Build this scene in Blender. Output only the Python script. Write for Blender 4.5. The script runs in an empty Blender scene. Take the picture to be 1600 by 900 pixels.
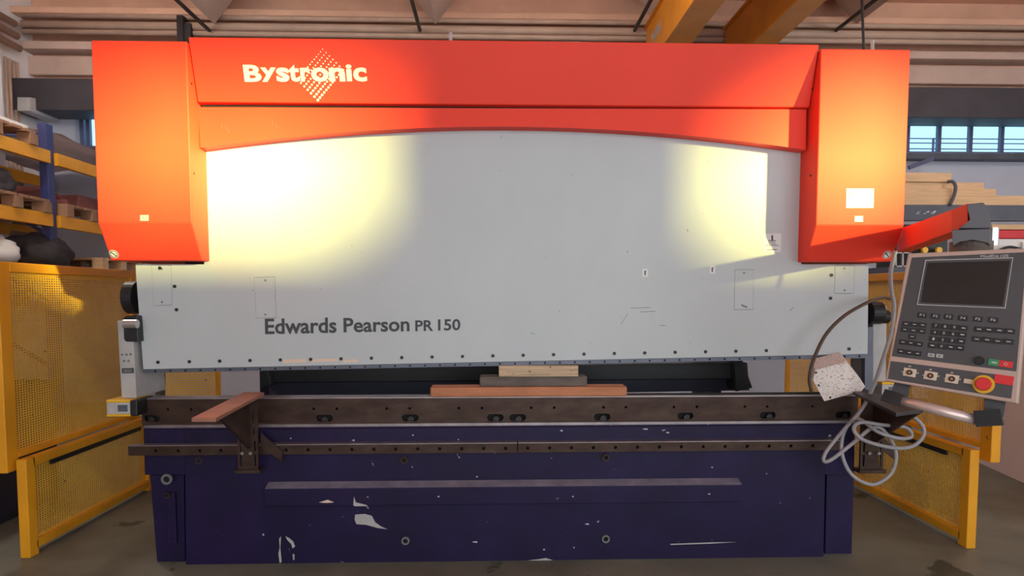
import bpy, bmesh, math, random
from mathutils import Vector, Matrix, noise
random.seed(4)
S = bpy.context.scene
COL = S.collection
# ---------------------------------------------------------------- camera
F, PX, PY = 1000.0, 800.0, 524.0
PITCH, YAW = math.radians(3.5), math.radians(1.7)
CAM = Vector((0, -3.125, 1.32))
FW = Vector((math.sin(YAW)*math.cos(PITCH), math.cos(YAW)*math.cos(PITCH), -math.sin(PITCH)))
RT = Vector((math.cos(YAW), -math.sin(YAW), 0)); UP = RT.cross(FW)
cd = bpy.data.cameras.new('camera'); cam = bpy.data.objects.new('camera', cd); COL.objects.link(cam)
cd.sensor_width = 36; cd.lens = 36*F/1600; cd.shift_y = (PY-450)/1600; cd.clip_start = .05
cam.matrix_world = Matrix(((RT.x, UP.x, -FW.x, CAM.x), (RT.y, UP.y, -FW.y, CAM.y), (RT.z, UP.z, -FW.z, CAM.z), (0, 0, 0, 1)))
S.camera = cam
def ray(x, y): return FW + RT*((x-PX)/F) - UP*((y-PY)/F)
def at(x, y, Y): r = ray(x, y); return CAM + r*((Y-CAM.y)/r.y)       # measured point on the upright plane Y
def flat(x, y, Z): r = ray(x, y); return CAM + r*((Z-CAM.z)/r.z)     # on the level plane Z
def side(x, y, X): r = ray(x, y); return CAM + r*((X-CAM.x)/r.x)     # on the upright plane X
# ---------------------------------------------------------------- light
S.view_settings.view_transform = 'Standard'; S.view_settings.look = 'None'
S.view_settings.gamma = 1; S.view_settings.use_curve_mapping = False
S.view_settings.exposure = 0.0
W = bpy.data.worlds.new('world'); S.world = W; W.use_nodes = True
bg = W.node_tree.nodes['Background']; bg.inputs[0].default_value = (.42, .78, 1.0, 1); bg.inputs[1].default_value = 2.0
AZ, EL = math.radians(45), math.radians(9)
SUND = Vector((-math.sin(AZ)*math.cos(EL), math.cos(AZ)*math.cos(EL), -math.sin(EL)))
sl = bpy.data.lights.new('sun', 'SUN'); sl.energy = 28.0; sl.color = (1, .88, .24); sl.angle = math.radians(3.3)
so = bpy.data.objects.new('sun', sl); COL.objects.link(so); so.location = (8, -9, 6)
so.rotation_euler = SUND.to_track_quat('-Z', 'Y').to_euler()
def area(name, loc, sx, sy, power, color, tgt):
    l = bpy.data.lights.new(name, 'AREA'); l.shape = 'RECTANGLE'; l.size = sx; l.size_y = sy; l.energy = power; l.color = color
    o = bpy.data.objects.new(name, l); COL.objects.link(o); o.location = loc
    o.rotation_euler = (Vector(tgt)-Vector(loc)).to_track_quat('-Z', 'Y').to_euler()
area('front_fill_light', (1.0, -6.8, 1.9), 9.5, 3.2, 285, (.88, .95, 1.0), (.6, 0, 1.7))  # added frontal fill behind the camera; no gate is built there
area('side_fill_light', (10.3, -2.6, 1.9), 5.0, 3.2, 240, (.92, .96, 1.0), (-2.4, .6, 1.3))  # added fill from the right, brightens the left fence and rack
for x in (-3.6, .6, 5.2):                      # added fill lights without bodies, brightening roof and back wall
    l = bpy.data.lights.new('roof_fill_light', 'POINT'); l.energy = 105 if x < -3 else 68; l.color = (1, .93, .86); l.shadow_soft_size = .2
    o = bpy.data.objects.new('roof_fill_light', l); COL.objects.link(o); o.location = (x, 1.7, 4.05)
# ---------------------------------------------------------------- materials
def lin(c): return tuple(((v/255)/12.92 if v/255 <= .04045 else ((v/255+.055)/1.055)**2.4) for v in c)
def mat(name, rgb, rough=.5, metal=0., var=.12, scale=5., chips=None, bump=0., bscale=120., coat=0., stretch=None, second=None, spec=.5):
    m = bpy.data.materials.new(name); m.use_nodes = True; nt = m.node_tree; N = nt.nodes; L = nt.links
    b = N['Principled BSDF']; b.inputs['Roughness'].default_value = rough; b.inputs['Metallic'].default_value = metal
    b.inputs['Specular IOR Level'].default_value = spec
    if coat: b.inputs['Coat Weight'].default_value = coat; b.inputs['Coat Roughness'].default_value = .25
    tc = N.new('ShaderNodeTexCoord'); mp = N.new('ShaderNodeMapping'); L.new(tc.outputs['Object'], mp.inputs[0])
    if stretch: mp.inputs['Scale'].default_value = stretch
    n = N.new('ShaderNodeTexNoise'); n.inputs['Scale'].default_value = scale; n.inputs['Detail'].default_value = 6; n.inputs['Roughness'].default_value = .6
    L.new(mp.outputs[0], n.inputs['Vector'])
    r = N.new('ShaderNodeValToRGB'); r.color_ramp.elements[0].position = .3; r.color_ramp.elements[1].position = .7
    c2 = second or tuple(min(1, v*(1+var)) for v in rgb); c1 = tuple(v*(1-var) for v in rgb)
    r.color_ramp.elements[0].color = (*c1, 1); r.color_ramp.elements[1].color = (*c2, 1)
    L.new(n.outputs[0], r.inputs[0]); out = r.outputs[0]
    if chips:
        col, thr, cs = chips
        n2 = N.new('ShaderNodeTexNoise'); n2.inputs['Scale'].default_value = cs; n2.inputs['Detail'].default_value = 4; L.new(tc.outputs['Object'], n2.inputs['Vector'])
        r2 = N.new('ShaderNodeValToRGB'); r2.color_ramp.elements[0].position = thr; r2.color_ramp.elements[1].position = thr+.02
        L.new(n2.outputs[0], r2.inputs[0])
        mx = N.new('ShaderNodeMix'); mx.data_type = 'RGBA'; mx.inputs[7].default_value = (*col, 1)
        L.new(r2.outputs[0], mx.inputs[0]); L.new(out, mx.inputs[6]); out = mx.outputs[2]
    L.new(out, b.inputs['Base Color'])
    if bump:
        n3 = N.new('ShaderNodeTexNoise'); n3.inputs['Scale'].default_value = bscale; L.new(mp.outputs[0], n3.inputs['Vector'])
        bp = N.new('ShaderNodeBump'); bp.inputs['Strength'].default_value = bump; bp.inputs['Distance'].default_value = .002
        L.new(n3.outputs[0], bp.inputs['Height']); L.new(bp.outputs[0], b.inputs['Normal'])
    return m
M = dict(
    red=mat('red_paint', (.93, .062, .034), .52, var=.03, scale=2, bump=.12, bscale=500, spec=.28),
    ram=mat('pale_grey_paint', (.535, .575, .59), .42, var=.035, scale=2.5, chips=((.2, .2, .2), .735, 38), stretch=(1, 1, .6)),
    purple=mat('purple_paint', (.0125, .0062, .044), .5, var=.35, scale=3, chips=((.42, .40, .45), .735, 26), spec=.3),
    steel=mat('brown_oiled_steel', (.062, .033, .024), .45, .45, var=.35, scale=7, stretch=(1, 1, 2.5), second=(.085, .052, .040), spec=.35),
    edge=mat('worn_bright_steel', (.34, .30, .31), .35, .7, var=.25, scale=9),
    dsteel=mat('dark_steel', (.035, .030, .032), .45, .4, var=.3),
    black=mat('black_plastic', (.012, .012, .014), .45, var=.2),
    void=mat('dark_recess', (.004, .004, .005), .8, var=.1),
    yellow=mat('yellow_orange_paint', (.84, .37, .012), .42, var=.10, scale=4, chips=((.10, .05, .02), .73, 22)),
    ymesh=mat('yellow_mesh_paint', (.95, .52, .055), .5, var=.15, scale=4, chips=((.12, .06, .02), .72, 12)),
    crane=mat('crane_orange_paint', (.78, .29, .015), .45, var=.10, scale=3),
    wall=mat('wall_plaster', (.80, .77, .78), .8, var=.08, scale=1.2, bump=.2, bscale=30),
    wallb=mat('back_wall_sky_tint', (.52, .55, .66), .8, var=.07, scale=1.2, bump=.2, bscale=30),  # blue of the window sky light put into the wall colour
    wallr=mat('partition_plaster', (.80, .64, .62), .8, var=.06, scale=2),
    conc=mat('roof_concrete', (.68, .41, .29), .85, var=.14, scale=1.5, bump=.3, bscale=25),
    concd=mat('roof_concrete_grey', (.60, .44, .37), .85, var=.12, scale=2, bump=.3, bscale=25),
    floor=mat('floor_concrete', (.185, .188, .150), .5, var=.28, scale=2.2, chips=((.07, .078, .055), .64, 3.1), bump=.15, bscale=60),
    pipe=mat('painted_pipe', (.52, .37, .29), .5, var=.1),
    navy=mat('rack_blue_paint', (.040, .048, .17), .45, var=.2, scale=8),
    frame=mat('window_frame_paint', (.09, .10, .20), .5, var=.15),
    sill=mat('dark_blue_grey_steel', (.075, .085, .115), .5, var=.2),
    darkbeam=mat('dark_brown_cladding', (.055, .049, .060), .6, var=.25, scale=2),
    wood=mat('pale_spruce', (.66, .44, .25), .7, var=.14, scale=6, stretch=(.6, 3, 9)),
    ply=mat('plywood_edge', (.55, .40, .26), .75, scale=9, stretch=(.5, 1, 14), var=.35, chips=((.16, .09, .05), .66, 30)),
    rwood=mat('reddish_timber', (.50, .195, .09), .65, var=.2, scale=6, stretch=(1, 4, 4)),
    gwood=mat('weathered_timber', (.135, .105, .090), .75, var=.35, scale=8, stretch=(.8, 3, 4)),
    pwood=mat('pallet_wood', (.34, .19, .11), .8, var=.25, scale=6),
    panel=mat('panel_dark_grey', (.082, .078, .085), .42, var=.06),
    bezel=mat('bezel_beige', (.56, .40, .34), .45, var=.05),
    screen=mat('screen_glass', (.030, .024, .022), .22, var=.1),
    key=mat('key_black', (.022, .020, .022), .5, var=.1),
    ink=mat('light_print', (.62, .62, .62), .6, var=.02),
    dink=mat('dark_print', (.060, .062, .070), .6, var=.05),
    white=mat('sticker_white', (.80, .80, .78), .5, var=.02),
    beige=mat('plate_beige', (.78, .62, .48), .5, var=.03),
    grey=mat('light_grey_metal', (.47, .46, .45), .42, var=.12, scale=8),
    mgrey=mat('mid_grey_metal', (.20, .20, .21), .45, .2, var=.15),
    dgrey=mat('joint_grey_plastic', (.085, .080, .092), .5, var=.08),
    bluegrey=mat('blue_grey_steel', (.13, .14, .18), .4, .3, var=.2),
    silver=mat('silver_metal', (.62, .60, .60), .28, .85, var=.08),
    alu=mat('handle_tube', (.80, .64, .61), .38, .45, var=.05),
    rplas=mat('button_red', (.75, .03, .035), .4, var=.03),
    gplas=mat('button_green', (.05, .30, .12), .4, var=.03),
    yplas=mat('button_yellow', (.85, .48, .02), .4, var=.03),
    dirty=mat('dirty_white_paint', (.88, .80, .76), .6, var=.08, scale=9, chips=((.42, .30, .23), .60, 110)),
    cable=mat('grey_cable', (.36, .345, .36), .5, var=.08),
    hose=mat('brown_hose', (.085, .050, .030), .5, var=.2),
    card=mat('cardboard', (.36, .22, .14), .8, var=.1),
    redrefl=mat('plate_red_reflection', (.40, .185, .13), .45, .35, var=.2, scale=7),  # reflection of the red covers put into the plate's colour
    dust=mat('dusty_purple_paint', (.20, .175, .235), .8, var=.3, scale=9),
    cloth=mat('dark_cloth', (.035, .030, .034), .85, var=.3, scale=9),
    tarp=mat('grey_tarp', (.62, .56, .57), .55, var=.18, scale=5),
    bag=mat('white_plastic', (.70, .69, .67), .4, var=.06),
    maroon=mat('maroon_wrap', (.22, .075, .07), .7, var=.3, scale=9),
    bluebin=mat('dark_navy_paint', (.016, .018, .040), .5, var=.3),
    redtrim=mat('red_band', (.62, .02, .03), .5, var=.06),
)
g = bpy.data.materials.new('window_glass'); g.use_nodes = True; nt = g.node_tree; nt.nodes.remove(nt.nodes['Principled BSDF'])
tr = nt.nodes.new('ShaderNodeBsdfTransparent'); tr.inputs[0].default_value = (.92, .96, .98, 1); gl = nt.nodes.new('ShaderNodeBsdfGlossy'); gl.inputs['Roughness'].default_value = .05
mx = nt.nodes.new('ShaderNodeMixShader'); mx.inputs[0].default_value = .06
nt.links.new(tr.outputs[0], mx.inputs[1]); nt.links.new(gl.outputs[0], mx.inputs[2]); nt.links.new(mx.outputs[0], nt.nodes['Material Output'].inputs[0])
M['glass'] = g
# ---------------------------------------------------------------- helpers
def place(name, me, m, parent=None):
    o = bpy.data.objects.new(name, me); COL.objects.link(o)
    if m is not None and not me.materials: me.materials.append(M[m] if isinstance(m, str) else m)
    if parent is not None:
        o.parent = parent
        p = parent; T = Matrix.Identity(4)
        while p: T = p.matrix_basis.inverted() @ T if p.parent is None else T @ Matrix.Identity(4); p = p.parent
        o.matrix_parent_inverse = Matrix.Translation(-wloc(parent))
    return o
def wloc(o):
    return o['_w'] and Vector(o['_w']) if '_w' in o else Vector(o.location)
def obj(name, bm, m, parent=None, smooth=False):
    bmesh.ops.recalc_face_normals(bm, faces=bm.faces)
    vs = [v.co for v in bm.verts]
    c = Vector([(min(v[i] for v in vs)+max(v[i] for v in vs))/2 for i in range(3)])
    if parent is None: c.z = min(v.z for v in vs)
    bmesh.ops.translate(bm, verts=bm.verts, vec=-c)
    me = bpy.data.meshes.new(name); bm.to_mesh(me); bm.free()
    if smooth:
        for p in me.polygons: p.use_smooth = True
    o = place(name, me, m, parent); o.location = c
    return o
def rep(o, name, loc, parent):                      # a further copy of a part, sharing its mesh
    c = o.copy(); c.name = name; COL.objects.link(c); c.location = loc; return c
def thing(name, label, cat, loc=(0, 0, 0), group=None):
    o = bpy.data.objects.new(name, None); COL.objects.link(o); o.location = loc; o.empty_display_size = .1
    return tag(o, label, cat, group)
def tag(o, label, cat, group=None):
    o['label'] = label; o['category'] = cat
    if group: o['group'] = group
    return o
def struct(o): o['kind'] = 'structure'; return o
def stuff(o): o['kind'] = 'stuff'; return o
def BM(): return bmesh.new()
def box(bm, a, b, bev=0):
    x0, y0, z0 = [min(a[i], b[i]) for i in range(3)]; x1, y1, z1 = [max(a[i], b[i]) for i in range(3)]
    v = [bm.verts.new(p) for p in ((x0, y0, z0), (x1, y0, z0), (x1, y1, z0), (x0, y1, z0), (x0, y0, z1), (x1, y0, z1), (x1, y1, z1), (x0, y1, z1))]
    f = [bm.faces.new([v[i] for i in q]) for q in ((0, 3, 2, 1), (4, 5, 6, 7), (0, 1, 5, 4), (1, 2, 6, 5), (2, 3, 7, 6), (3, 0, 4, 7))]
    if bev: bmesh.ops.bevel(bm, geom=list({e for q in f for e in q.edges}), offset=bev, segments=2, affect='EDGES', profile=.5)
    return bm
def prism(bm, pts, vec, bev=0):
    a = [bm.verts.new(p) for p in pts]; b = [bm.verts.new(Vector(p)+Vector(vec)) for p in pts]; n = len(a)
    f = [bm.faces.new(a), bm.faces.new(b[::-1])]
    for i in range(n): f.append(bm.faces.new((a[i], b[i], b[(i+1) % n], a[(i+1) % n])))
    if bev: bmesh.ops.bevel(bm, geom=list({e for q in f for e in q.edges}), offset=bev, segments=2, affect='EDGES', profile=.5)
    return bm
def pp(bm, px, Y0, Y1, bev=0): return prism(bm, [at(x, y, Y0) for x, y in px], (0, Y1-Y0, 0), bev)
def rc(x0, y0, x1, y1): return [(x0, y0), (x1, y0), (x1, y1), (x0, y1)]
def pbox(name, px, Y0, Y1, m, parent=None, bev=0): return obj(name, pp(BM(), px, Y0, Y1, bev), m, parent)
def cyl(bm, c, axis, r, h, seg=16, r2=None, hole=0):
    c = Vector(c); a = Vector(axis).normalized(); q = a.to_track_quat('Z', 'Y'); r2 = r if r2 is None else r2
    ring = lambda rr, t: [bm.verts.new(c + q @ Vector((rr*math.cos(2*math.pi*i/seg), rr*math.sin(2*math.pi*i/seg), t))) for i in range(seg)]
    A, B = ring(r, 0), ring(r2, h)
    for i in range(seg): bm.faces.new((A[i], A[(i+1) % seg], B[(i+1) % seg], B[i]))
    if hole:
        A2, B2 = ring(hole, 0), ring(hole, h)
        for i in range(seg):
            j = (i+1) % seg
            bm.faces.new((A2[j], A2[i], B2[i], B2[j])); bm.faces.new((B[i], B[j], B2[j], B2[i])); bm.faces.new((A[j], A[i], A2[i], A2[j]))
    else: bm.faces.new(A[::-1]); bm.faces.new(B)
    return bm
def spline(P, k=8):
    P = [Vector(p) for p in P]; Q = [P[0]*2-P[1]]+P+[P[-1]*2-P[-2]]; out = []
    for i in range(1, len(Q)-2):
        for j in range(k):
            t = j/k; a, b, c, d = Q[i-1], Q[i], Q[i+1], Q[i+2]
            out.append(.5*((2*b)+(c-a)*t+(2*a-5*b+4*c-d)*t*t+(3*b-a-3*c+d)*t**3))
    return out+[P[-1]]
def tube(bm, P, r, seg=8):
    P = [Vector(p) for p in P]; rings = []; ref = None
    for i, p in enumerate(P):
        t = (P[min(i+1, len(P)-1)]-P[max(i-1, 0)]).normalized()
        if ref is None: ref = t.orthogonal().normalized()
        ref = (ref - t*ref.dot(t)).normalized(); b = t.cross(ref)
        rr = r[i] if isinstance(r, (list, tuple)) else r
        rings.append([bm.verts.new(p+(ref*math.cos(2*math.pi*k/seg)+b*math.sin(2*math.pi*k/seg))*rr) for k in range(seg)])
    for A, B in zip(rings, rings[1:]):
        for k in range(seg): bm.faces.new((A[k], A[(k+1) % seg], B[(k+1) % seg], B[k]))
    bm.faces.new(rings[0][::-1]); bm.faces.new(rings[-1]); return bm
def bar(bm, a, b, w, h, up=(0, 0, 1)):              # rectangular bar from a to b
    a, b = Vector(a), Vector(b); d = (b-a).normalized(); s = d.cross(Vector(up)).normalized(); u = s.cross(d)
    return prism(bm, [a+s*w/2+u*h/2, a-s*w/2+u*h/2, a-s*w/2-u*h/2, a+s*w/2-u*h/2], b-a)
def holed(name, outer, holes, O, U, V, Nn, th, m, parent=None):   # plate with real cut-outs; 2D outlines in (u, v)
    cu = bpy.data.curves.new(name, 'CURVE'); cu.dimensions = '2D'; cu.fill_mode = 'BOTH'; cu.extrude = th/2
    for poly in [outer]+holes:
        s = cu.splines.new('POLY'); s.points.add(len(poly)-1); s.use_cyclic_u = True
        for p, (u, v) in zip(s.points, poly): p.co = (u, v, 0, 1)
    t = bpy.data.objects.new(name, cu); COL.objects.link(t); bpy.context.view_layer.update()
    me = bpy.data.meshes.new_from_object(t.evaluated_get(bpy.context.evaluated_depsgraph_get()))
    bpy.data.objects.remove(t); bpy.data.curves.remove(cu)
    bm = BM(); bm.from_mesh(me); bpy.data.meshes.remove(me)
    O, U, V, Nn = Vector(O), Vector(U), Vector(V), Vector(Nn)
    for v in bm.verts: v.co = O+U*v.co.x+V*v.co.y+Nn*(v.co.z-th/2)
    bmesh.ops.remove_doubles(bm, verts=bm.verts, dist=1e-6)
    return obj(name, bm, m, parent)
def text(name, s, O, U, V, width, height, m, parent, bold=0., th=.0012, shear=0.):   # lettering fitted to width x height of its box
    cu = bpy.data.curves.new(name, 'FONT'); cu.body = s; cu.offset = bold; cu.extrude = .02; cu.resolution_u = 3; cu.shear = shear
    t = bpy.data.objects.new(name, cu); COL.objects.link(t); bpy.context.view_layer.update()
    me = bpy.data.meshes.new_from_object(t.evaluated_get(bpy.context.evaluated_depsgraph_get()))
    bpy.data.objects.remove(t); bpy.data.curves.remove(cu)
    xs = [v.co.x for v in me.vertices]; ys = [v.co.y for v in me.vertices]; x0, x1, y0, y1 = min(xs), max(xs), min(ys), max(ys)
    bm = BM(); bm.from_mesh(me); bpy.data.meshes.remove(me)
    O, U, V = Vector(O), Vector(U).normalized(), Vector(V).normalized(); Nn = U.cross(V)
    for v in bm.verts:
        v.co = O+U*((v.co.x-x0)/(x1-x0)*width)+V*((v.co.y-y0)/(y1-y0)*height)+Nn*(v.co.z/.02*th)
    return obj(name, bm, m, parent)
X, Y, Z = Vector((1, 0, 0)), Vector((0, 1, 0)), Vector((0, 0, 1))
# ================================================================ the hall
WL, WR, WB, WF, ZC = -5.5, 10.5, 4.9, -7.0, 4.95
fl = struct(obj('floor', box(BM(), (WL-.3, WF-.3, -.2), (WR+.3, WB+.3, 0)), 'floor'))
struct(obj('ceiling', box(BM(), (WL-.3, WF-.3, ZC), (WR+.3, WB+.3, ZC+.2)), 'conc'))
struct(obj('wall_left', box(BM(), (WL-.3, WF-.3, 0), (WL, WB+.3, ZC)), 'wall'))
struct(obj('wall_right', box(BM(), (WR, WF-.3, 0), (WR+.3, WB+.3, ZC)), 'wall'))
# back wall with its long strip of windows
wz0, wz1 = at(1500, 239, WB).z, at(1500, 185, WB).z
wx0 = at(117, 205, WB).x; wx1 = 7.6
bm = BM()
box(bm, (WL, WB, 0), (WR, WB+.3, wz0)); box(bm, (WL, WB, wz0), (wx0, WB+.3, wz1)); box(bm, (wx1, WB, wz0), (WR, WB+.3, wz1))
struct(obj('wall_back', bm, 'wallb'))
struct(obj('wall_back', box(BM(), (WL, WB, wz1), (WR, WB+.3, ZC)), 'conc'))
pitch = (at(1565, 210, WB+.1).x-at(1467, 210, WB+.1).x)/2
phase = at(1467, 210, WB+.1).x
xs = [phase+pitch*i for i in range(-60, 30)]; xs = [x for x in xs if wx0+.1 < x < wx1-.1]
k = 1; edges = [wx0]+xs+[wx1]
win = struct(obj('window_1', box(box(BM(), (wx0, WB+.06, wz0), (wx1, WB+.16, wz0+.03)), (wx0, WB+.06, wz1-.03), (wx1, WB+.16, wz1)), 'frame'))
mu = None
for x in [wx0+.03]+xs+[wx1-.03]:
    if mu is None: mu = obj('mullion', box(BM(), (x-.022, WB+.08, wz0), (x+.022, WB+.13, wz1)), 'frame', win); ml = mu.location.copy()-Vector((x, 0, 0))
    else: rep(mu, 'mullion', ml+Vector((x, 0, 0)), win)
pn = None
for a, b in zip(edges, edges[1:]):
    if b-a < .2: continue
    obj('pane', box(BM(), (a+.03, WB+.10, wz0+.03), (b-.03, WB+.108, wz1-.03)), 'glass', win)
# railing outside the windows
rl = thing('railing', 'thin dark railing seen outside the strip window', 'railing', (0, WB+.8, 0))
for py in (217, 224, 233):
    z = at(1500, py, WB+.8).z; obj('rail', box(BM(), (wx0, WB+.79, z-.006), (wx1+2, WB+.81, z+.006)), 'frame', rl)
for i in range(8):
    x = at(1458, 225, WB+.8).x-1.6*5+1.6*i; obj('post', box(BM(), (x-.009, WB+.785, 0), (x+.009, WB+.815, at(1500, 216, WB+.8).z)), 'frame', rl)
# front wall (behind the camera): two window openings that let the low sun in
def back(px, py, Y0):       # where the sun ray that lands on this measured point crosses the front wall
    p = at(px, py, Y0); t = (p.y-WF)/SUND.y; return p-SUND*t
A0, A1 = back(140, 365, -.12), back(572, 120, .05)
B0, B1 = back(1160, 365, .05), back(1450, 120, -.12)
oz0 = (back(300, 352, -.03)).z; oz1 = back(230, 125, -.12).z
bm = BM(); w0, w1 = WF-.12, WF
for a, b in ((WL, A0.x), (A1.x, B0.x), (B1.x, WR)): box(bm, (a, w0, 0), (b, w1, ZC))
for a, b in ((A0.x, A1.x), (B0.x, B1.x)): box(bm, (a, w0, 0), (b, w1, oz0)); box(bm, (a, w0, oz1), (b, w1, ZC))
struct(obj('wall_front', bm, 'wall'))
# low partition on the right
p1, p2 = flat(1534, 725, 0), flat(1600, 755, 0); d = (p2-p1).normalized()
a, b = p1-d*.9, p1+d*1.5; s = Vector((-d.y, d.x, 0)); s = s if s.x > 0 else -s
struct(obj('wall_partition', prism(BM(), [a, b, b+s*.12, a+s*.12], (0, 0, 1.25)), 'wallr'))
# ledges and bands on the back wall
def wallbar(name, py0, py1, x0, x1, dep, m, label=None, px=800):
    za, zb = at(px, py0, WB-dep).z, at(px, py1, WB-dep).z
    return obj(name, box(BM(), (x0, WB-dep, zb), (x1, WB, za), .01), m)
struct(wallbar('trim_1', 19, 29, WL, WR, .35, 'conc'))
struct(wallbar('trim_2', 80, 92, WL, WR, .22, 'concd', px=1500))
struct(wallbar('trim_3', 103, 131, WL, WR, .10, 'concd', px=1500))
db = wallbar('window_header', 136, 184, WL, WR, .40, 'darkbeam', px=1500); struct(db); db.name = 'trim_4'
sb = wallbar('window_sill', 239, 249, wx0, WR, .14, 'sill', px=1500); struct(sb); sb.name = 'trim_5'
for i, (py, r) in enumerate(((33, .032), (47.5, .045), (58, .030))):
    z = at(800, py, WB-.3).z
    o = obj('service_pipe', tube(BM(), [(WL+.1, WB-.3, z), (0, WB-.3, z), (WR, WB-.3, z)], r, 12), 'pipe', smooth=True)
    tag(o, ['slim upper pipe running along the back wall under the ledge', 'thick middle pipe along the back wall, between two slimmer ones', 'lowest pipe along the back wall just above the red machine covers'][i], 'pipe')
clz = at(285, 45, WB-.36).z
cx = at(285, 45, WB-.36).x
o = obj('pipe_clamp', box(box(BM(), (cx-.05, WB-.40, clz-.17), (cx+.03, WB-.25, clz+.14), .01), (cx+.02, WB-.38, clz-.2), (cx+.1, WB-.30, clz+.06)), 'dsteel')
tag(o, 'dark clamp bracket gripping the back wall pipes above the red cover', 'bracket')
# V-shaped roof ribs running toward the camera, with a dark pipe beside each
for i, px in enumerate((335, 680, 1030, 1338)):
    p = at(px, 38, WB-.36)
    bm = BM(); prism(bm, [(p.x, WB-.36, p.z), (p.x-.42, WB-.36, ZC+.02), (p.x+.42, WB-.36, ZC+.02)], (0, -7, 0))
    struct(obj('trim_%d' % (6+i), bm, 'concd'))
for i, px in enumerate((322, 655, 994, 1312)):
    p = at(px, 43, WB-.45)
    o = obj('roof_pipe', tube(BM(), [(p.x, WB-.37, p.z), (p.x, 1.0, p.z), (p.x, -2, p.z)], .022, 8), 'dsteel', smooth=True)
    tag(o, 'slim dark pipe hung along a concrete roof rib', 'pipe', 'dark pipes along the roof ribs')
# wall services in the left corner
for i, (px, py) in enumerate(((40, 46), (42, 56), (46, 66))):
    p = at(px, py-5*i, WB-.3); p.z -= .10*i
    o = obj('corner_pipe', tube(BM(), [(WL+.12+.02*i, -3, p.z), (WL+.12+.02*i, WB-.45, p.z)], .04, 10), 'pipe', smooth=True)
    tag(o, ['highest painted pipe along the left side wall under the roof', 'middle painted pipe of three along the left side wall', 'lowest painted pipe of three along the left side wall'][i], 'pipe', 'pipes along the left wall')
for i, (px, y1) in enumerate(((11, 60), (17, 60), (24, 95), (29, 95))):
    p = side(px, 150, WL+.04)
    o = obj('conduit', tube(BM(), [(WL+.04, p.y, 1.2), (WL+.04, p.y, 4.0)], .016, 8), 'pipe', smooth=True)
    tag(o, 'thin vertical conduit on the left wall above the rack', 'conduit', 'conduits on the left wall')
p = side(-16, 150, WL+.1)
struct(obj('trim_11', box(BM(), (WL, p.y-.35, 0), (WL+.22, p.y+.02, ZC)), 'wall'))
o = obj('wall_duct', prism(BM(), [side(px, py, -5.22) for px, py in ((47, 152), (75, 157), (93, 173), (111, 181), (110, 198), (47, 173))], (-.14, 0, 0)), 'grey')
tag(o, 'pale grey sloped duct under the dark header in the corner', 'duct')
# overhead crane
cr = thing('overhead_crane', 'orange twin-girder overhead crane below the concrete roof', 'crane', (2.4, 1, 4.0))
for x0, x1 in ((at(1042, 62, 3.55).x, at(1085, 62, 3.55).x), (at(1181, 64, 3.55).x, at(1220, 64, 3.55).x)):
    zb = at(1042, 62, 3.55).z
    gi = obj('girder', box(BM(), (x0, -3.5, zb), (x1, 4.45, zb+.47), .008), 'crane', cr)
    obj('flange', box(BM(), (x0-.03, -3.5, zb+.47), (x1+.03, 4.45, zb+.49)), 'crane', cr)
gx = at(1042, 62, 3.55).x
pa, pb_ = side(1018, 62, gx), side(1033, 38, gx); bm = BM()      # worn lettering, too faint to read
for i in range(7):
    t = i/7; yy0 = pa.y+(pb_.y-pa.y)*t; yy1 = pa.y+(pb_.y-pa.y)*(t+.09)
    box(bm, (gx-.003, yy0, pa.z-.05), (gx, yy1, pa.z+.05-.02*(i % 2)))
    box(bm, (gx-.003, yy1, pa.z-.05+.04*(i % 3)), (gx, yy1+(yy1-yy0)*.4, pa.z-.03+.04*(i % 3)))
stuff(obj('worn_lettering', bm, 'cable', cr))
o = obj('hanging_cable', tube(BM(), spline([at(1347, -30, 2.6), at(1347.5, 20, 2.6), at(1350, 85, 2.6)], 4), .012, 8), 'dsteel', smooth=True)
tag(o, 'dark cable hanging down behind the right red cover', 'cable')
# ================================================================ press brake
pb = thing('press_brake', 'long press brake with red hood, pale grey ram and dark purple bed', 'machine', (0, .4, 0))
# bed
bed = pbox('bed_plate', [(288, 672), (1291, 664), (1287, 874), (290, 886)], 0, .06, 'purple', pb, .004)
pbox('bed_plate', [(224, 669), (1336, 661), (1335, 742), (226, 742)], .012, .07, 'purple', pb, .003)
for pxs in ([(234, 742), (287, 742), (289, 878), (245, 878)], [(1292, 740), (1335, 740), (1331, 866), (1289, 868)]):
    pbox('side_leg', pxs, .035, .12, 'purple', pb, .004)
pbox('side_leg', [(258, 770), (273, 770), (276, 850), (262, 850)], .02, .04, 'purple', pb, .003)
lx0, lx1 = at(413, 770, -.05).x, at(1160, 770, -.05).x
zt, zf, zb2 = at(780, 749.5, 0).z, at(780, 761, -.05).z, at(780, 788, -.05).z
obj('ledge', prism(BM(), [(lx0, .005, zt), (lx0, -.05, zf), (lx0, -.05, zb2), (lx0, .005, zb2)], (lx1-lx0, 0, 0), .003), 'purple', pb)
obj('ledge_dust', prism(BM(), [(lx0+.006, -.002, zt-.0022), (lx0+.004, -.0495, zf+.0012), (lx1-.004, -.0495, zf+.0012), (lx1-.006, -.002, zt-.0022)], (0, -.0012, .0022)), 'dust', pb)
pbox('ledge_top', [(226, 664.5), (1336, 657), (1336, 661.5), (224, 669.5)], .014, .10, 'edge', pb)
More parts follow.
